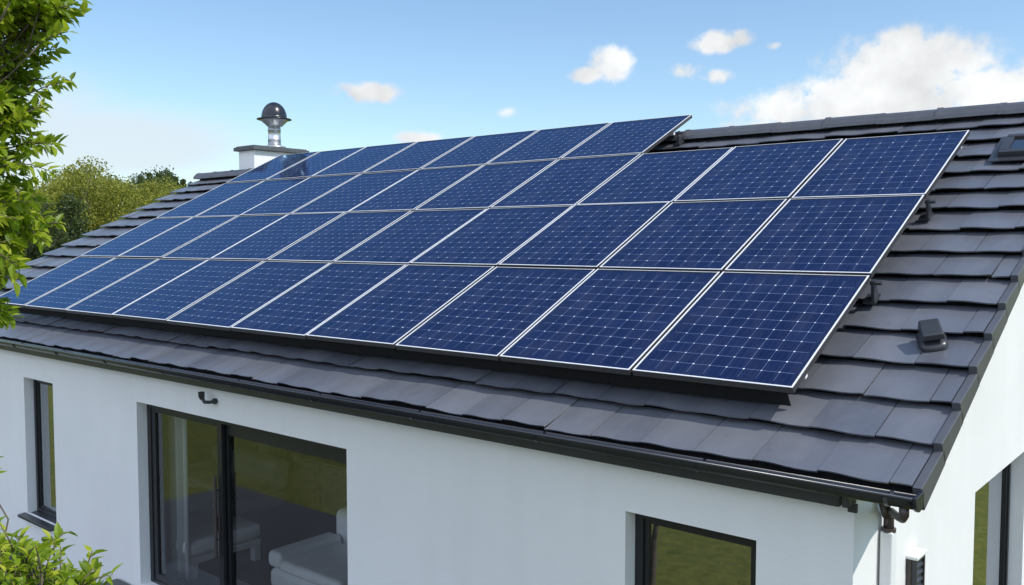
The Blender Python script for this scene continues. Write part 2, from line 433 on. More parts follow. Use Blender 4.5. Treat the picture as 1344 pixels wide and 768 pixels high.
T = .30
OPEN_L = (-14.09, -12.92, -3.69, -1.22)
OPEN_D = (-10.07, -5.21, FL, -1.205)
OPEN_R = (-1.39, -0.15, -2.85, -1.195)
OPEN_G = (3.32, 5.88, -3.70, -1.45)
ZT = -0.67                                                  # top of the long walls, inside the eaves box
w = MB(); wall_grid(w, XW, XG, -ZG, ZT, [OPEN_L, OPEN_D, OPEN_R], lambda u_, d, z: (u_, YF+d, z), T)
wall = build('wall', w, M['stucco'], house)
w = MB(); wall_grid(w, YF+T, YB-T, -ZG, ZT, [OPEN_G], lambda u_, d, z: (XG-d, u_, z), T)
# triangle above, under the slopes
def slope_z(y, n):                                          # height of the front slope layer n at y
    return (y*sa + n)/ca if y <= RY else ((2*RY-y)*sa + n)/ca
nt = N0-.16
pts = [(YF+T, ZT), (YF+T, slope_z(YF+T, nt)), (RY, slope_z(RY, nt)), (YB-T, slope_z(YB-T, nt)), (YB-T, ZT)]
tri = [(XG, y, z) for y, z in pts] + [(XG-T, y, z) for y, z in pts]
w.add(tri, [(0, 4, 3, 2, 1), (5, 6, 7, 8, 9), (1, 2, 7, 6), (2, 3, 8, 7)])
build('wall', w, M['stucco'], house)
w = MB(); wall_grid(w, YF+T, YB-T, -ZG, ZT, [], lambda u_, d, z: (XW+d, u_, z), T)
tri = [(XW+T, y, z) for y, z in pts] + [(XW, y, z) for y, z in pts]
w.add(tri, [(0, 4, 3, 2, 1), (5, 6, 7, 8, 9), (1, 2, 7, 6), (2, 3, 8, 7)])
build('wall', w, M['stucco'], house)
w = MB(); wall_grid(w, XW, XG, -ZG, ZT, [], lambda u_, d, z: (u_, YB-d, z), T)
build('wall', w, M['stucco'], house)

# indoor shell
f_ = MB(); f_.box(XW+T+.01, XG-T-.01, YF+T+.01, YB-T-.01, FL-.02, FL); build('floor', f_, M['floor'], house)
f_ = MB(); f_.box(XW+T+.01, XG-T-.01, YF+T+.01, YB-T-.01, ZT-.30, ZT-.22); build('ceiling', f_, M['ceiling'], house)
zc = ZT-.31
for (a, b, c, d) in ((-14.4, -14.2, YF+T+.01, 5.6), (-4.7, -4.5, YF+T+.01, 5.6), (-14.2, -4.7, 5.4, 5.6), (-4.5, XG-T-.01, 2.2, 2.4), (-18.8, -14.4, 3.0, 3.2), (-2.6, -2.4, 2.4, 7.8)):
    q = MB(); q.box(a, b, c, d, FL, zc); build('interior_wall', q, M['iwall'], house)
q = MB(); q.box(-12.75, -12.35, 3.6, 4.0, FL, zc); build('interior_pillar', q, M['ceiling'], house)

# --- roof covering: individual tiles in courses
NC = 15; DS = (S_RIDGE - S_EAVE)/NC
def tiles(mirror):
    mb = MB(); TW = .52
    rnd = random.Random(3 + mirror)
    for c in range(NC):
        s0 = S_EAVE + c*DS; s1 = min(s0 + DS + .07, S_RIDGE+.0)
        x = X_L - (TW*.5 if c % 2 else 0)
        wv = rnd.uniform(0, 6.28)
        while x < X_R:
            a, b = max(x, X_L), min(x + TW, X_R) - .007
            if b - a > .05:
                seg = 6; jt = rnd.uniform(-.008, .008); js = rnd.choice((-.016, -.005, 0, 0, .004, .012)); tl = rnd.uniform(-.009, .009)
                top = []; bot = []; und = []
                for k in range(seg+1):
                    t = k/seg; xx = a + (b-a)*t
                    tt = (xx - x)/TW
                    h = .0045*math.sin(tt*math.pi*2 - .6) + tl*(tt-.5)*2 + jt + .005*math.sin(xx*1.7 + wv)
                    sw = .007*math.sin(tt*math.pi*2 + 1.0) + js
                    for (s_, n_) in ((s0 + sw, N0 + h), (s0 + (s1-s0)*.5, N0 - .040 + h*.8), (s1, N0 - .080 + h*.4)):
                        top.append((xx, s_, n_)); 
                    bot.append((xx, s0 + sw + .004, N0 + h - .016)); und.append((xx, s0 + sw + .22, N0 + h - .055))
                if mirror:
                    P = lambda q: (lambda r: (r[0], 2*RY - r[1], r[2]))(RP(*q))
                else: P = lambda q: RP(*q)
                vs = [P(q) for q in top]; nb = len(vs); vs += [P(q) for q in bot]
                # separate lip vertices keep the lower edge crisp
                lip = len(vs); vs += [P(top[3*k]) for k in range(seg+1)]
                ub = len(vs); vs += [P(q) for q in und]
                ends = len(vs); vs += [P((top[0][0], top[0][1], top[0][2]-.016)), P((top[2][0], top[2][1], top[2][2]-.03)), P((top[-3][0], top[-3][1], top[-3][2]-.016)), P((top[-1][0], top[-1][1], top[-1][2]-.03))]
                fs = []
                for k in range(seg):
                    i = 3*k
                    fs += [(i, i+3, i+4, i+1), (i+1, i+4, i+5, i+2)]
                    fs.append((nb+k, nb+k+1, lip+k+1, lip+k)); fs.append((ub+k, ub+k+1, nb+k+1, nb+k))
                fs += [(0, 1, 2, ends+1, ends), (nb-3, ends+2, ends+3, nb-1, nb-2)]
                if mirror: fs = [tuple(reversed(f)) for f in fs]
                mb.add(vs, fs)
            x += TW
    return mb
deck = MB()
zb = lambda s_, n_: RP(0, s_, n_)[1:]
pf = [zb(S_EAVE+.02, N0-.12), zb(S_RIDGE, N0-.12)]
poly = [zb(S_EAVE+.03, N0-.12), (RY, zb(S_RIDGE, N0-.12)[1]), (2*RY - zb(S_EAVE+.03, N0-.12)[0], zb(S_EAVE+.03, N0-.12)[1]),
        (2*RY - zb(S_EAVE+.03, N0-.15)[0], zb(S_EAVE+.03, N0-.15)[1]), (RY, zb(S_RIDGE, N0-.15)[1]), zb(S_EAVE+.03, N0-.15)]
deck.prism(poly, X_L+.02, X_R-.005)
build('roof_deck', deck, M['deck'], house)
roof = build('roof', tiles(0), M['tile'], house)
build('roof', tiles(1), M['tile'], house)

# ridge caps, one moulded run with a lap every .75
rc = MB(); rnd = random.Random(5); x = X_L - .05
rz0 = RP(0, S_RIDGE, N0)[2]
while x < X_R + .1:
    x1 = min(x + .86, X_R + .1); dz = rnd.uniform(-.008, .008)
    prof = [(-.20, -.075), (-.185, -.02), (-.12, .055), (-.05, .092), (.05, .092), (.12, .055), (.185, -.02), (.20, -.075)]
    vs = []; 
    for (xx, k) in ((x - .02, 1.04), (x + .05, 1.04), (x + .051, 1.0), (x1, .98)):
        vs += [(xx, RY + yy*k, rz0 + zz*k + dz + (.006 if k > 1.02 else 0)) for yy, zz in prof]
    n = len(prof); fs = []
    for r in range(3):
        for i in range(n-1): fs.append((r*n+i, (r+1)*n+i, (r+1)*n+i+1, r*n+i+1))
    fs += [tuple(range(n)), tuple(reversed(range(3*n, 4*n)))]
    rc.add(vs, fs); x += .80
build('ridge_cap', rc, M['verge'], roof)
# verge trim, stepped with the courses
def verge(xa, xb, side):
    mb = MB()
    for c in range(NC):
        s0 = S_EAVE - .02 + c*DS; s1 = min(s0 + DS + .03, S_RIDGE)
        for (flip) in (0, 1):
            def P(x, s_, n_):
                r = RP(x, s_, n_); return (r[0], 2*RY - r[1], r[2]) if flip else r
            nt0, nt1 = N0 + .020, N0 - .055
            mb.hexa([P(xa, s0, N0-.175), P(xb, s0, N0-.175), P(xb, s1, N0-.185), P(xa, s1, N0-.185),
                     P(xa, s0, nt0), P(xb, s0, nt0), P(xb, s1, nt1), P(xa, s1, nt1)])
    o = build('verge_trim', mb, M['verge'], roof, bevel=.006); fix_normals(o); return o
verge(X_R + .004, X_R + .07, 1)
# soffit boards beneath the gable overhang
for (xa, xb) in ((XG+.004, X_R-.02), (X_L+.03, XW-.004)):
    q = MB()
    pl = [zb(S_EAVE+.06, N0-.152), (RY, zb(S_RIDGE, N0-.152)[1]), (2*RY - zb(S_EAVE+.06, N0-.152)[0], zb(S_EAVE+.06, N0-.152)[1]),
          (2*RY - zb(S_EAVE+.06, N0-.175)[0], zb(S_EAVE+.06, N0-.175)[1]), (RY, zb(S_RIDGE, N0-.175)[1]), zb(S_EAVE+.06, N0-.175)]
    q.prism(pl, xa, xb); build('soffit', q, M['stucco'], house)
# eaves box and fascia board
q = MB(); q.box(XW-.2, .56, -.48, YF-.002, -.755, -.60); build('fascia', q, M['dark'], house, bevel=.004)
q = MB(); q.box(.60, .64, -.53, -.35, -.735, -.64); q.box(.595, .66, -.40, -.37, -.80, -.735); build('gutter_bracket', q, M['dark'], house)
# gutter: half round, open at the top, with end cap and seam straps
GY, GZ, GR = -.555, -.565, .085
def half_round(x0, x1, r, t):
    mb = MB(); n = 14; out = []; inn = []
    ang = [math.pi + math.pi*k/n for k in range(n+1)]
    prof = [(GY + r*math.cos(a), GZ + r*math.sin(a)) for a in ang] + [(GY + (r-t)*math.cos(a), GZ + (r-t)*math.sin(a)) for a in reversed(ang)]
    return mb.prism(prof, x0, x1)
gm = half_round(X_L-.05, X_R+.06, GR, .012)
gm.tube([(X_L-.05, GY-GR, GZ+.004), (X_R+.06, GY-GR, GZ+.004)], .016, 8)
gut = build('gutter', gm, M['gutter'], house); fix_normals(gut)
for p_ in gut.data.polygons: p_.use_smooth = abs(p_.normal.x) < .5
q = MB(); n = 14
cp_ = [(GY + (GR+.012)*math.cos(math.pi + math.pi*k/n), GZ + (GR+.012)*math.sin(math.pi + math.pi*k/n)) for k in range(n+1)] + [(GY+GR+.012, GZ+.03), (GY-GR-.012, GZ+.02)]
q.prism(cp_, X_R+.06, X_R+.085); build('end_cap', q, M['gutter'], gut, bevel=.004)
for xs in (X_R-.14, -.55, -2.2, -3.85, -5.5, -7.15, -8.8, -10.45, -12.1, -13.75, -15.4, -17.05, -18.7):
    build('gutter_strap', half_round(xs, xs+.03, GR+.006, .02), M['verge' if xs > 0 else 'gutter'], gut)

# downpipe on the gable wall
pb = MB()
px, py = XG+.065, .27
pb.tube([(X_R-.02, GY, GZ-.07), (X_R-.02, GY, GZ-.14), (X_R-.04, GY+.03, GZ-.17), (X_R-.10, GY+.13, GZ-.195), (px+.05, py-.10, GZ-.335), (px+.015, py-.03, GZ-.36), (px, py, GZ-.40), (px, py, GZ-.54)],
        [.034, .034, .034, .028, .028, .034, .04, .042], 12)
dp = build('downpipe', pb, M['brown'], house, smooth=True)
q = MB(); q.tube([(px-.01, py-.02, GZ-.40), (px, py-.12, GZ-.28), (px-.015, py-.15, GZ-.20)], [.036, .042, .026], 12)
build('branch_socket', q, M['brown'], dp, smooth=True)
for (za, rr_) in ((GZ-.375, .050), (GZ-.50, .056)):
    q = MB(); q.tube([(px, py, za), (px, py, za-.03)], rr_, 14); build('pipe_collar', q, M['brown'], dp)
q = MB(); q.box(px-.05, px+.05, py-.055, py+.055, GZ-1.06, GZ-.52); build('pipe_sleeve', q, M['whitepipe'], dp, bevel=.015, seg=3)
q = MB(); q.tube([(px, py, -ZG+.02), (px, py, GZ-1.04)], .055, 14); build('lower_pipe', q, M['brown'], dp, smooth=True)

# --- windows
GD = .16                                                    # reveal depth
def window(op, fw_, mull=None, sill=True, gable=False, depth=GD):
    u0, u1, z0, z1 = op
    P = (lambda mb, a, b, d0, d1, c, d: mb.box(XG-d1, XG-d0, a, b, c, d)) if gable else (lambda mb, a, b, d0, d1, c, d: mb.box(a, b, YF+d0, YF+d1, c, d))
    fr = MB(); e = .001; d0, d1 = depth, depth+.09
    P(fr, u0+e, u0+fw_, d0, d1, z0+e, z1-e); P(fr, u1-fw_, u1-e, d0, d1, z0+e, z1-e)
    P(fr, u0+fw_, u1-fw_, d0, d1, z0+e, z0+fw_); P(fr, u0+fw_, u1-fw_, d0, d1, z1-fw_, z1-e)
    # inner sash, a step back
    s2 = fw_*.55; a, b, c, d = u0+fw_, u1-fw_, z0+fw_, z1-fw_
    P(fr, a, a+s2, d0+.025, d1-.01, c, d); P(fr, b-s2, b, d0+.025, d1-.01, c, d)
    P(fr, a+s2, b-s2, d0+.025, d1-.01, c, c+s2); P(fr, a+s2, b-s2, d0+.025, d1-.01, d-s2, d)
    o = build('window', fr, M['winframe'], house, bevel=.003)
    g_ = MB(); P(g_, a+s2-.005, b-s2+.005, d0+.045, d0+.047, c+s2-.005, d-s2+.005)
    # one sheet of glass
    gq = MB()
    if gable: gq.add([(XG-d0-.046, a+s2-.005, c+s2-.005), (XG-d0-.046, b-s2+.005, c+s2-.005), (XG-d0-.046, b-s2+.005, d-s2+.005), (XG-d0-.046, a+s2-.005, d-s2+.005)], [(0, 1, 2, 3)])
    else: gq.add([(a+s2-.005, YF+d0+.046, c+s2-.005), (b-s2+.005, YF+d0+.046, c+s2-.005), (b-s2+.005, YF+d0+.046, d-s2+.005), (a+s2-.005, YF+d0+.046, d-s2+.005)], [(0, 1, 2, 3)])
    build('pane', gq, M['glass_coated'], o)
    if sill:
        sm = MB(); P(sm, u0-.12, u1+.04, -.13, depth-.002, z0-.035, z0+.012)
        if not gable: sm.v = [(x, y, z - (.03 if y < YF-.1 else 0)) for x, y, z in sm.v]
        build('sill', sm, M['dark'], o, bevel=.006)
    return o
window(OPEN_L, .075); window(OPEN_R, .085); window(OPEN_G, .07, gable=True)

# sliding door: fixed outer frame, sliding leaf on the left, fixed light on the right
u0, u1, z0, z1 = OPEN_D; e = .001; D0 = YF+GD
fr = MB(); k = .10
fr.box(u0+e, u0+k, D0, D0+.16, z0+e, z1-e); fr.box(u1-.05, u1-e, D0, D0+.16, z0+e, z1-e)
fr.box(u0+k, u1-.05, D0, D0+.16, z1-k, z1-e); fr.box(u0+k, u1-.05, D0, D0+.16, z0+e, z0+.05)
door = build('sliding_door', fr, M['winframe'], house, bevel=.003)
def leaf(a, b, y0, y1, st, top):
    mb = MB(); c, d = z0+.05, z1-k
    mb.box(a, a+st, y0, y1, c, d); mb.box(b-st, b, y0, y1, c, d); mb.box(a+st, b-st, y0, y1, c, c+st); mb.box(a+st, b-st, y0, y1, d-top, d)
    o = build('door_leaf', mb, M['winframe'], door, bevel=.003)
    g_ = MB(); ym = (y0+y1)/2
    g_.add([(a+st-.004, ym, c+st-.004), (b-st+.004, ym, c+st-.004), (b-st+.004, ym, d-top+.004), (a+st-.004, ym, d-top+.004)], [(0, 1, 2, 3)])
    build('pane', g_, M['glass'], door)
    return o
leaf(u0+k, -8.08, D0+.015, D0+.07, .11, .06)
leaf(-8.14, u1-.05, D0+.085, D0+.145, .10, .17)
hd = MB(); hx, hy = -8.18, D0-.035
hd.tube([(hx, hy, -3.2), (hx, hy, -2.05)], .022, 10); hd.tube([(hx, hy, -2.95), (hx, D0+.02, -2.95)], .014, 8); hd.tube([(hx, hy, -2.25), (hx, D0+.02, -2.25)], .014, 8)
hd.box(hx-.03, hx+.05, D0-.012, D0+.012, -2.82, -2.62)
build('handle', hd, M['brown'], door, smooth=False, bevel=.003)
ds = MB(); ds.box(-10.75, -5.1, -.95, YF-.01, -ZG+.005, FL-.06)
build('doorstep', ds, M['dark'], house, bevel=.035, seg=4)

# --- chimney
CX0, CX1, CY0, CY1, CZ = -18.10, -17.40, 6.80, 8.35, 3.565
q = MB(); q.box(CX0, CX1, CY0, CY1, 2.2, CZ); chim = build('chimney', q, M['stucco'], house, bevel=.006)
q = MB(); q.box(CX0-.11, CX1+.11, CY0-.09, CY1+.13, CZ+.002, CZ+.095); q.box(CX0-.06, CX1+.06, CY0-.05, CY1+.08, CZ+.095, CZ+.125)
build('chimney_cap', q, M['cap'], chim, bevel=.008)
q = MB(); fx_, fy_ = -17.64, 7.60
q.lathe([(.30, 0), (.30, .03), (.23, .05), (.205, .06)], (fx_, fy_, CZ+.125), 24)
q.lathe([(.165, .05), (.165, .20), (.172, .205), (.172, .225), (.165, .23), (.165, .46), (.174, .465), (.174, .49), (.165, .495), (.165, .60)], (fx_, fy_, CZ+.125), 24)
flue = build('flue_pipe', q, M['steel'], chim); 
for p_ in flue.data.polygons: p_.use_smooth = abs(p_.normal.z) < .6 and len(p_.vertices) == 4
q = MB()
q.lathe([(.17, .575), (.215, .60), (.33, .70), (.36, .735), (.33, .735)], (fx_, fy_, CZ+.125), 28)
for i in range(6):
    a = i*math.pi/3+.3; q.tube([(fx_+.20*math.cos(a), fy_+.20*math.sin(a), CZ+.70), (fx_+.37*math.cos(a), fy_+.37*math.sin(a), CZ+.865)], .013, 6)
build('cowl_collar', q, M['steel'], chim)
q = MB()
prof = [(.42, .735), (.455, .745), (.455, .765), (.36, .785)] + [(.335*math.cos(t), .79 + .42*math.sin(t)) for t in [i*math.pi/2/12 for i in range(12)]] + [(.02, 1.21)]
q.lathe(prof, (fx_, fy_, CZ+.125), 32)
build('flue_cowl', q, M['gutter'], chim, smooth=True)

# --- roof window at the right
def roofbox(mb, x0, x1, s0, s1, n0, n1, taper=0.):
    return mb.hexa([RP(x0, s0, n0), RP(x1, s0, n0), RP(x1, s1, n0), RP(x0, s1, n0),
                    RP(x0+taper, s0+taper, n1), RP(x1-taper, s0+taper, n1), RP(x1-taper, s1-taper, n1), RP(x0+taper, s1-taper, n1)])
rw0, rw1, rs0, rs1 = .34, .95, 5.60, 6.22
q = MB(); roofbox(q, rw0, rw1, rs0, rs0+.10, N0-.01, N0+.085, .012); roofbox(q, rw0, rw1, rs1-.10, rs1, N0-.01, N0+.085, .012)
roofbox(q, rw0, rw0+.10, rs0+.10, rs1-.10, N0-.01, N0+.083); roofbox(q, rw1-.10, rw1, rs0+.10, rs1-.10, N0-.01, N0+.083)
rw = build('roof_window', q, M['dark'], house, bevel=.006)
q = MB(); q.add([RP(rw0+.09, rs0+.09, N0+.055), RP(rw1-.09, rs0+.09, N0+.055), RP(rw1-.09, rs1-.09, N0+.055), RP(rw0+.09, rs1-.09, N0+.055)], [(0, 1, 2, 3)])
build('pane', q, M['glass'], rw)
q = MB(); q.box(0, 1, 0, 1, 0, 1); q.v = []; q.f = []
roofbox(q, rw0-.08, rw1+.06, rs0-.12, rs1+.08, N0+.010, N0+.022); build('flashing', q, M['dark'], rw)

# --- roof vent
vx, vs_ = .68, 1.36
cr, sr = math.cos(rad(24)), math.sin(rad(24))
def VP(a, b, h): return RP(vx + a*cr - b*sr, vs_ + a*sr + b*cr, N0 + h)
q = MB(); n = 20; ringv = []
for (r1, r2, nn) in ((.12, .155, -.03), (.12, .155, .010), (.10, .115, .018), (.09, .10, .03)):
    ringv.append([VP(r1*math.copysign(abs(math.cos(2*math.pi*k/n))**.6, math.cos(2*math.pi*k/n)), r2*math.copysign(abs(math.sin(2*math.pi*k/n))**.6, math.sin(2*math.pi*k/n)), nn) for k in range(n)])
q.add([p for r in ringv for p in r], [(i*n+k, i*n+(k+1) % n, (i+1)*n+(k+1) % n, (i+1)*n+k) for i in range(3) for k in range(n)] + [tuple(3*n+k for k in range(n))])
vent = build('roof_vent', q, M['dark'], house, smooth=True)
q = MB(); q.tube([VP(0, 0, .01), VP(0, 0, .09)], [.095, .08], 16); build('vent_neck', q, M['rubber'], vent, smooth=True)
q = MB()
q.hexa([VP(-.10, -.125, .055), VP(.10, -.125, .055), VP(.095, .115, .07), VP(-.095, .115, .07),
        VP(-.085, -.135, .125), VP(.085, -.135, .125), VP(.08, .085, .165), VP(-.08, .085, .165)])
build('vent_hood', q, M['dark'], vent, bevel=.014, seg=3)

# --- louvred vent box on the gable wall
by0, by1, bz0, bz1 = .97, 1.23, -1.99, -1.52
q = MB(); q.box(XG, XG+.05, by0, by1, bz0, bz1); wv = build('wall_vent', q, M['brown'], house, bevel=.008)
q = MB(); q.box(XG, XG+.10, by0-.012, by1+.012, bz1+.001, bz1+.030); build('vent_hood', q, M['whitepipe'], wv, bevel=.005)
q = MB(); x0, x1 = XG+.051, XG+.085
q.box(x0, x1, by0, by0+.03, bz0, bz1); q.box(x0, x1, by1-.03, by1, bz0, bz1); q.box(x0, x1, by0+.03, by1-.03, bz0, bz0+.03); q.box(x0, x1, by0+.03, by1-.03, bz1-.03, bz1)
for i in range(6):
    z = bz0+.05+i*.065
    q.hexa([(x0, by0+.03, z+.03), (x1-.005, by0+.03, z), (x1-.005, by1-.03, z), (x0, by1-.03, z+.03), (x0, by0+.03, z+.042), (x1-.005, by0+.03, z+.014), (x1-.005, by1-.03, z+.014), (x0, by1-.03, z+.042)])
build('louvre_grille', q, M['dark'], wv)

# --- small black wall bracket light above the door
lx_, lz_ = -8.02, -.93
cm = thing('wall_spotlight', 'small black swivel spotlight on white wall above the sliding door', 'spotlight', (lx_, YF, lz_))
q = MB(); q.tube([(lx_+.11, YF, lz_-.02), (lx_+.11, YF-.04, lz_-.02)], .04, 14); q.tube([(lx_+.11, YF-.03, lz_-.02), (lx_+.08, YF-.09, lz_-.03)], .022, 8)
build('bracket', q, M['dark'], cm)
q = MB(); q.tube([(lx_+.085, YF-.08, lz_-.03), (lx_+.02, YF-.12, lz_-.03), (lx_-.02, YF-.125, lz_+.01)], [.022, .025, .026], 10); build('arm', q, M['dark'], cm, smooth=True)
q = MB(); q.tube([(lx_-.02, YF-.125, lz_), (lx_-.035, YF-.13, lz_+.04), (lx_-.03, YF-.135, lz_+.10)], [.026, .042, .044], 14); build('lamp_head', q, M['dark'], cm)

# ------------------------------------------------------------------ solar panels
ROWH = [2.0176, 1.9111, 2.0120, 1.7929]
COLW = [1.5691, 1.6175, 1.5795, 1.6525, 1.6809, 1.7081, 1.6869, 1.6822, 1.6868, 1.6338]
PW, PH, PT = 1.64*U, 1.95*U, .045                           # prototype panel, metres
FWD = .017
def panel_proto():
    root = thing('solar_panel', '', 'solar panel', (0, 0, 0), 'solar panels on the roof')
    fr = MB(); a, b = PW/2, PH
    fr.box(-a, -a+FWD, 0, b, -PT, 0); fr.box(a-FWD, a, 0, b, -PT, 0); fr.box(-a+FWD, a-FWD, 0, FWD, -PT, -.0006); fr.box(-a+FWD, a-FWD, b-FWD, b, -PT, -.0006)
    build('frame', fr, M['frame_black'], root, local=True)
    fr = MB(); k0, k1 = .0008, .0045
    fr.box(-a+.002, -a+FWD-.001, .002, b-.002, k0, k1); fr.box(a-FWD+.001, a-.002, .002, b-.002, k0, k1)
    fr.box(-a+FWD-.001, a-FWD+.001, .002, FWD-.003, k0, k1); fr.box(-a+FWD-.001, a-FWD+.001, b-FWD+.006, b-.005, k0, k1-.001)
    build('frame_lip', fr, M['frame_al'], root, local=True)
    c = MB(); c.add([(-a+FWD-.002, FWD-.002, -.004), (a-FWD+.002, FWD-.002, -.004), (a-FWD+.002, b-FWD+.002, -.004), (-a+FWD-.002, b-FWD+.002, -.004)], [(0, 1, 2, 3)])
    o = build('cell_sheet', c, M['cells'], root, local=True)
    uvl = o.data.uv_layers.new(name='UVMap'); mgx, mgy = .014, .016
    for li, uvv in zip(o.data.polygons[0].loop_indices, [(-mgx, -mgy), (1+mgx, -mgy), (1+mgx, 1+mgy*2), (-mgx, 1+mgy*2)]): uvl.data[li].uv = uvv
    k_ = MB(); k_.box(-a+FWD+.001, a-FWD-.001, FWD+.001, b-FWD-.001, -.030, -.010); build('backsheet', k_, M['backsheet'], root, local=True)
    return root
def dup(o, parent=None):
    c = o.copy(); COL.objects.link(c)
    if parent is not None: c.parent = parent
    for ch in list(o.children): dup(ch, c)
    return c
proto = panel_proto(); first = True
ORD = ['second', 'third', 'fourth', 'fifth', 'sixth', 'seventh', 'eighth', 'ninth']
ROWN = ['bottom row along the eave', 'second row up from the eave', 'third row up, just below the top row', 'short top row at the ridge']
rnd = random.Random(11)
sacc = 0
for r in range(4):
    xacc = 0
    for k in range(10):
        if r == 3 and k < 3: xacc += COLW[k]; continue
        o = proto if first else dup(proto); first = False
        gx, gs = .032, .040
        wdt, hgt = COLW[k]-gx, ROWH[r]-gs
        o.location = conv(RP(-(xacc + COLW[k]/2), sacc + gs/2, rnd.uniform(-.006, .006)))
        o.rotation_euler = (ROOF + rnd.uniform(-.0025, .0025), rnd.uniform(-.0025, .0025), 0)
        o.scale = (wdt*U/PW, hgt*U/PH, 1)
        lo = 3 if r == 3 else 0
        pos = 'rightmost' if k == lo else ('leftmost' if k == 9 else ORD[k-lo-1] + ' from the right')
        extra = ', beside bare tiles' if (k == 0 and r < 3) else (', overhanging the ridge' if (r == 3 and k == 3) else (', nearest the chimney' if (r == 3 and k == 9) else ''))
        o['label'] = 'blue solar panel, ' + pos + ' in the ' + ROWN[r].split(',')[0] + extra
        xacc += COLW[k]
    sacc += ROWH[r]
# black strip added to deepen the shade in the gap beneath the lowest row
gd = thing('gap_dark_strip', 'black strip added to darken the gap beneath the bottom row of solar panels', 'shade strip', RP(-8, .03, -.06))
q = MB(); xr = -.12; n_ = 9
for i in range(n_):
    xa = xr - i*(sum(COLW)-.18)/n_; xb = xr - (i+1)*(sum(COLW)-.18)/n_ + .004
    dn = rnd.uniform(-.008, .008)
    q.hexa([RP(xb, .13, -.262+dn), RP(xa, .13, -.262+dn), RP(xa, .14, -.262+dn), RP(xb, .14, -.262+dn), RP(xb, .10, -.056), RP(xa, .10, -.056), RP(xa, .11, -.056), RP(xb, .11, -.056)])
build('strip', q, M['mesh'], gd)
# rails carrying the rows, with roof hooks
RAILS = [(.35, 0, 'lowest'), (2.02, 0, 'second lowest'), (3.93, 0, 'middle'), (5.6, 0, 'second highest'), (7.05, 3, 'highest')]
for (s_, k0, nm) in RAILS:
    x1 = -sum(COLW[:k0]) + .10; x0 = -sum(COLW) + .05
    t = thing('mounting_rail', nm + ' aluminium mounting rail under the solar panels, its end showing at their right', 'mounting rail', RP(x1, s_, -.10), 'rails under the solar panels')
    q = MB(); roofbox(q, x0, x1-.14 if s_ in (.35, 5.6) else x1-.13, s_-.025, s_+.025, -.115, -.060); build('rail', q, M['frame_al'], t)
    xs = x1 - (.17 if nm != 'highest' else .12); c = 0
    if nm in ('lowest', 'second highest'): xs -= .5
    while xs > x0 and c < 7:
        q = MB()
        if c == 0 and nm in ('second lowest', 'middle', 'highest'):      # the end bracket that shows past the panels: triangular foot with bolt
            roofbox(q, xs-.02, xs+.10, s_-.10, s_+.07, N0+.006, N0+.03); 
            q.add([RP(xs+.06, s_-.10, N0+.03), RP(xs+.06, s_+.05, N0+.03), RP(xs+.06, s_+.02, -.06), RP(xs+.06, s_-.03, -.06),
                   RP(xs+.09, s_-.10, N0+.03), RP(xs+.09, s_+.05, N0+.03), RP(xs+.09, s_+.02, -.06), RP(xs+.09, s_-.03, -.06)],
                  [(3, 2, 1, 0), (4, 5, 6, 7), (0, 1, 5, 4), (1, 2, 6, 5), (2, 3, 7, 6), (3, 0, 4, 7)])
            q.tube([RP(xs+.03, s_, -.09), RP(xs+.15, s_, -.09)], .022, 8)
        else:
            roofbox(q, xs-.02, xs+.02, s_-.12, s_+.02, N0+.0, N0+.03); roofbox(q, xs-.02, xs+.02, s_-.01, s_+.02, N0+.03, -.116)
        build('bracket', q, M['dark'], t); xs -= 2.4; c += 1

# ------------------------------------------------------------------ furniture behind the glass
def cushion(name, x0, x1, y0, y1, z0, z1, parent, mat='leather', bv=.07):
    q = MB(); q.box(x0, x1, y0, y1, z0, z1); return build(name, q, M[mat], parent, bevel=bv, seg=5, smooth=True)
d = thing('daybed', 'white leather bench with bolster on open white legs behind the sliding door', 'daybed', (-9.8, 1.2, FL))
cushion('seat', -10.9, -9.05, .45, 1.75, FL+.36, FL+.60, d)
cushion('bolster', -10.85, -10.35, .42, 1.72, FL+.58, FL+.95, d, bv=.13)
q = MB(); q.box(-10.88, -9.07, .48, 1.72, FL+.25, FL+.355); build('frame', q, M['lacquer'], d, bevel=.008)
for (lx, ly) in ((-9.2, .48), (-9.2, 1.6), (-10.88, .48), (-10.88, 1.6)):
    q = MB(); q.box(lx, lx+.12, ly, ly+.12, FL, FL+.25); build('leg', q, M['lacquer'], d, bevel=.006)
d = thing('sofa', 'white leather sofa at the back, seen through the left door pane', 'sofa', (-12.2, 2.6, FL))
cushion('base', -13.4, -11.2, 2.0, 3.2, FL+.08, FL+.40, d); cushion('seat', -13.1, -11.25, 2.02, 2.9, FL+.41, FL+.62, d)
cushion('backrest', -13.4, -11.2, 2.92, 3.3, FL+.40, FL+1.0, d, bv=.1); cushion('armrest', -13.45, -13.12, 2.0, 2.9, FL+.40, FL+.78, d)
for lx in (-13.3, -11.4):
    q = MB(); q.box(lx, lx+.1, 2.1, 2.2, FL, FL+.08); q.box(lx, lx+.1, 3.0, 3.1, FL, FL+.08); build('leg', q, M['rubber'], d)
d = thing('armchair', 'white leather armchair just inside the right door pane', 'armchair', (-7.2, 1.2, FL))
cushion('base', -8.0, -6.2, .55, 1.75, FL+.06, FL+.36, d); cushion('seat', -7.7, -6.3, .5, 1.65, FL+.37, FL+.55, d, bv=.09)
cushion('backrest', -8.0, -6.2, 1.76, 2.15, FL+.06, FL+.98, d, bv=.11); cushion('armrest', -8.05, -7.72, .55, 1.74, FL+.37, FL+.62, d)
q = MB(); q.box(-7.95, -6.25, .6, 2.1, FL+.0, FL+.06); build('plinth', q, M['rubber'], d)
d = thing('cabinet', 'pale wooden sideboard standing at the back of the dark room', 'cabinet', (-10.4, 3.7, FL))
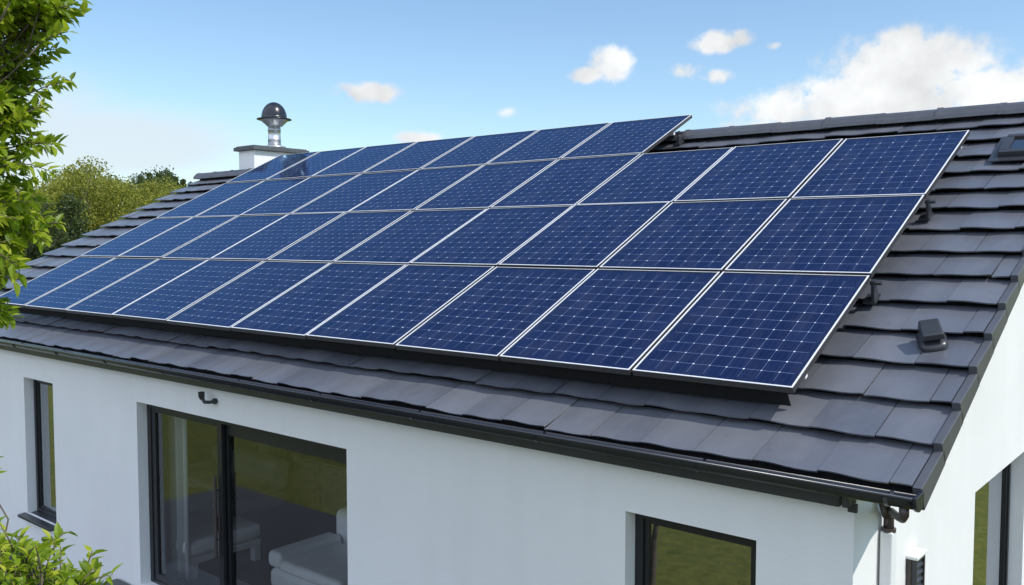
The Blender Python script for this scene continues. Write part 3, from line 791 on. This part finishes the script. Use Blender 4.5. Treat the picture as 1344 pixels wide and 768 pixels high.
q = MB(); q.box(-11.3, -9.6, 3.45, 4.1, FL+.06, FL+1.02); build('carcass', q, M['oak'], d, bevel=.006)
q = MB(); q.box(-11.34, -9.56, 3.41, 4.12, FL+1.023, FL+1.07); build('top', q, M['rubber'], d, bevel=.006)
for (a, b) in ((-11.27, -10.47), (-10.43, -9.63)):
    q = MB(); q.box(a, b, 3.425, 3.447, FL+.10, FL+.98); dr = build('door', q, M['oak'], d, bevel=.004)
    q = MB(); q.box((a+b)/2-.12, (a+b)/2+.12, 3.40, 3.424, FL+.86, FL+.88); build('handle', q, M['steel'], dr)
for o in list(COL.objects):
    if o.parent is None and o.name in ('daybed', 'sofa', 'armchair', 'cabinet'): o.location += Vector((-(.50 if o.name == 'daybed' else .33)*U, (-.25 if o.name == 'daybed' else .2)*U, 0))
# sheer curtain at the left of the door, and in the tall window
def curtain(x0, x1, y, z0, z1, label, amp=.04):
    mb = MB(); n = 90; vs = []
    for i in range(n+1):
        t = i/n; x = x0 + (x1-x0)*t
        yy = y + amp*math.sin(t*(x1-x0)*28 + .6*math.sin(t*9)) + amp*.4*math.sin(t*31)
        vs += [(x, yy, z0), (x, yy - .01*math.sin(t*17), z1)]
    mb.add(vs, [(2*i, 2*i+2, 2*i+3, 2*i+1) for i in range(n)])
    o = build('curtain', mb, M['curtain'], smooth=True, at=((x0+x1)/2, y, z0))
    sm = o.modifiers.new('thick', 'SOLIDIFY'); sm.thickness = .004
    return tag(o, label, 'curtain')
curtain(-10.65, -9.55, .20, FL+.02, zc-.01, 'pale sheer curtain drawn to the left side of the sliding door')
curtain(-14.05, -13.3, .18, FL+.02, zc-.01, 'pale sheer curtain behind the tall narrow window')

# ------------------------------------------------------------------ trees and shrubs
def leaf_into(mb, p, d, size, rnd, wide=.42):
    d = d.normalized(); side = d.cross(Vector((0, 0, 1)))
    if side.length < .1: side = Vector((1, 0, 0))
    side = side.normalized(); nrm = side.cross(d).normalized()
    a = rnd.uniform(-1.0, 1.0); side = (side*math.cos(a) + nrm*math.sin(a)); nrm = side.cross(d).normalized()
    L, W = size, size*wide*.5
    fold = nrm*(W*.45); dr = nrm*(-L*.12)
    p0 = p; m1 = p + d*L*.35; m2 = p + d*L*.7 + dr*.4; tip = p + d*L + dr
    mb.add([p0, m1 + side*W + fold, m1, m1 - side*W + fold, m2 + side*W*.75 + fold*.6, m2, m2 - side*W*.75 + fold*.6, tip],
           [(0, 2, 1), (0, 3, 2), (1, 2, 5, 4), (2, 3, 6, 5), (4, 5, 7), (5, 6, 7)])

def small_leaf(mb, p, d, size, rnd):
    d = d.normalized(); side = d.cross(rand_dir(rnd)).normalized(); nrm = side.cross(d)
    W = size*.30; m = p + d*size*.5
    mb.add([p, m + side*W + nrm*W*.4, p + d*size, m - side*W + nrm*W*.4], [(0, 1, 2), (0, 2, 3)])
def rand_dir(rnd):
    while True:
        v = Vector((rnd.uniform(-1, 1), rnd.uniform(-1, 1), rnd.uniform(-1, 1)))
        if .05 < v.length < 1: return v.normalized()

def limb(mb, a, b, r0, r1, rnd, wob=.08, n=5, k=7):
    pts = []
    for i in range(n+1):
        t = i/n; p = a.lerp(b, t)
        if 0 < i < n: p = p + Vector((rnd.uniform(-1, 1), rnd.uniform(-1, 1), rnd.uniform(-.4, .8)))*wob*(b-a).length*.5
        pts.append(p)
    mb.tube(pts, [r0 + (r1-r0)*i/n for i in range(n+1)], k); return pts

def leafy(root, trunk_base, fork, ends, rnd, leaf_mat, lsize, per=14, twig=.42, tr=.07, droop=.15):
    """a broadleaf plant: trunk to the fork, limbs to the sprig ends, leaves along each sprig (layout units)"""
    tb = MB(); limb(tb, trunk_base, fork, tr, tr*.75, rnd, .04, 6, 10)
    build('trunk', tb, M['bark'], root, smooth=True)
    br = MB(); lf = MB()
    hubs = []
    nh = max(4, len(ends)//22)
    for i in range(nh):
        e_ = ends[(i*len(ends))//nh]; h = fork.lerp(e_, .62); hubs.append(h)
        limb(br, fork, h, tr*.5, tr*.2, rnd, .12, 5, 6)
    for e_ in ends:
        h = min(hubs, key=lambda q: (q-e_).length)
        st = h.lerp(e_, .15)
        pts = limb(br, h, e_, tr*.13, .006, rnd, .12, 4, 4)
        d0 = (e_ - h).normalized() if (e_-h).length > .01 else rand_dir(rnd)
        d0 = (d0 + rand_dir(rnd)*.45 + Vector((0, 0, -droop))).normalized()
        tip = e_ + d0*twig*rnd.uniform(.6, 1.2)
        br.tube([e_, e_.lerp(tip, .5) + Vector((0, 0, .02)), tip], [.007, .005, .003], 4)
        for j in range(per):
            t = (j + .5)/per
            p = e_.lerp(tip, t)
            out = rand_dir(rnd)
            out = (out - d0*out.dot(d0)).normalized()
            leaf_into(lf, p, d0*.65 + out*.9 + Vector((0, 0, -.12)), lsize*rnd.uniform(.65, 1.25), rnd)
    build('branch', br, M['bark'], root, smooth=True)
    build('crown', lf, leaf_mat, root)

# near tree, left edge; its crown enters the picture from the left
rnd = random.Random(21)
near = thing('broadleaf_tree', 'bright green broadleaf tree entering at the left edge near the camera', 'tree', (-5.7, -5.0, -ZG))
def at_px(px_, py_, dist): return Vector(CAMP) + pix_dir(px_, py_)*dist
ends = []
cen = at_px(-215, 170, 8.2)
while len(ends) < 430:
    v = rand_dir(rnd)*(rnd.random()**.35)
    p = cen + Vector((v.x*1.1, v.y*1.1, v.z*1.7))
    ends.append(p)
# a few long boughs reaching out over the view
for (bx_, by_, n_, spread) in ((5, 26, 24, .15), (40, 26, 16, .09), (22, 50, 10, .08), (-20, 10, 20, .22), (-5, 110, 12, .12), (-30, 165, 20, .12), (2, 150, 5, .05), (-45, 215, 16, .12), (-55, 285, 34, .17), (-20, 262, 9, .08), (-62, 330, 26, .15), (-45, 385, 9, .06), (-60, 200, 20, .2)):
    c0 = at_px(bx_, by_, 8.0)
    for i in range(int(n_*1.2)): ends.append(c0 + Vector((rnd.gauss(0, spread), rnd.gauss(0, spread), rnd.gauss(0, spread*.7))))
leafy(near, Vector((-5.7, -5.0, -ZG)), Vector((-5.6, -4.95, .2)), ends, rnd, M['leaf_near'], .112, 18, .32, .06)

# young shrub, bottom left
rnd = random.Random(5)
shr = thing('shrub', 'young yellow green shrub at the lower left in front of the white wall', 'shrub', (-3.95, -4.55, -ZG))
ends = []
for (bx_, by_, n_, spread) in ((5, 770, 34, .16), (-14, 735, 16, .10), (35, 800, 34, .17), (78, 785, 10, .07), (-50, 800, 60, .25), (30, 850, 60, .28), (75, 830, 24, .15)):
    c0 = at_px(bx_, by_, 7.0)
    for i in range(n_): ends.append(c0 + Vector((rnd.gauss(0, spread), rnd.gauss(0, spread), rnd.gauss(0, spread*.6))))
ends.append(at_px(-14, 640, 7.0))
leafy(shr, Vector((-3.95, -4.55, -ZG)), Vector((-3.75, -4.45, -2.4)), ends, rnd, M['leaf_near'], .10, 10, .22, .05)

# trees beyond the house: three crown shapes, copied and turned
def far_tree(name, label, at, h, rx, seed, mat, nclump=46, per=260, lsize=.15, conifer=False):
    rnd = random.Random(seed)
    root = thing(name, label, 'tree', at, None)
    a = Vector(at); tb = MB()
    tp = a + Vector((0, 0, h*.55))
    limb(tb, a, tp, .16*h/8, .07*h/8, rnd, .03, 5, 8)
    build('trunk', tb, M['bark'], root, smooth=True)
    lf = MB(); br = MB()
    for i in range(nclump):
        if conifer:
            t = rnd.random()**.8; ang = rnd.uniform(0, 6.283); rr = rx*(1-t)*rnd.uniform(.2, 1.0)+.02
            c = a + Vector((math.cos(ang)*rr, math.sin(ang)*rr, h*(.15 + .85*t))); sg = (.16*rx*(1-t)+.10, .7)
        else:
            v = rand_dir(rnd); v.z = v.z*.9 + .1
            k_ = rnd.uniform(.35, .92)
            c = a + Vector((v.x*rx*k_, v.y*rx*k_, h*.54 + v.z*h*.43*k_)); sg = (rx*.125*rnd.uniform(.6, 1.5), .8)
            limb(br, tp.lerp(a, rnd.uniform(0, .45)), c, .04*h/8, .008, rnd, .1, 4, 4)
        ax = (c - (a + Vector((0, 0, h*.45)))).normalized()
        for j in range(per):
            v = rand_dir(rnd)*(1.75*sg[0]*rnd.random()**.42)
            p = c + Vector((v.x, v.y, v.z*sg[1]))
            small_leaf(lf, p, rand_dir(rnd) + ax*.6, lsize*rnd.uniform(.6, 1.35), rnd)
    if br.v: build('branch', br, M['bark'], root, smooth=True)
    build('crown', lf, mat, root)
    return root
def place(px_, dist):        # foot of a tree at a compass bearing and distance from the viewpoint
    d = pix_dir(px_, 384); return (CAMP[0] + d.x*dist, CAMP[1] + d.y*dist, -ZG)
def replant(src, at, rz, sc, label):
    o = dup(src); o.location = conv(at); o.rotation_euler = (0, 0, rz); o.scale = (sc, sc, sc*random.uniform(.95, 1.05)); o['label'] = label; return o
GT = 'trees beyond the house'
t1 = far_tree('olive_tree', 'tallest rounded olive green tree behind the left end of the roof', place(118, 38), 9.2, 3.0, 31, M['leaf_far'], 150, 480, .105)
t2 = far_tree('olive_tree', 'broad yellowish tree close beside the left roof edge', place(165, 46), 9.3, 3.6, 32, M['leaf_far'], 150, 480, .105)
t3 = far_tree('dark_tree', 'darker green tree showing through the near leaves at the left', place(45, 34), 7.8, 2.9, 33, M['leaf_dark'], 120, 400, .11)
for t in (t1, t2, t3): t['group'] = GT
replant(t1, place(60, 46), 1.9, 1.02, 'olive green tree half hidden behind the near foliage at left')
replant(t2, place(20, 40), 3.0, .95, 'olive tree at the far left, behind the near broadleaf tree')
replant(t2, place(120, 54), 4.2, 1.10, 'olive tree standing behind the gap between the two nearer olive trees')
replant(t1, place(210, 58), 2.7, 1.14, 'yellow olive tree whose top shows just above the tile edge')
replant(t3, place(186, 66), .7, 1.45, 'dark rounded tree far back, left of the conifers')
replant(t3, place(100, 30), 2.2, .62, 'low dark bushy tree right below the left roof verge')
replant(t2, place(150, 32), 5.2, .60, 'low olive bushy tree under the left roof verge')
cf = far_tree('conifer', 'slender conifer, first to the right of the rounded trees', place(200, 95), 12.1, 2.2, 41, M['leaf_conifer'], 420, 34, .20, True); cf['group'] = GT
for i, (px_, ds_, sc, lb) in enumerate(((212, 92, .98, 'dark conifer in the far row, second from the rounded trees'), (222, 97, 1.03, 'dark conifer in the middle of the far row'),
        (233, 93, .97, 'dark conifer near the right end of the far row'), (243, 99, 1.02, 'dark conifer at the right end of the far row, next to the tiles'),
        (253, 96, .98, 'dark conifer partly behind the left end of the ridge'), (188, 99, 1.0, 'dark conifer peeping over the rounded olive trees'))):
    replant(cf, place(px_, ds_), i*1.3, sc, lb)
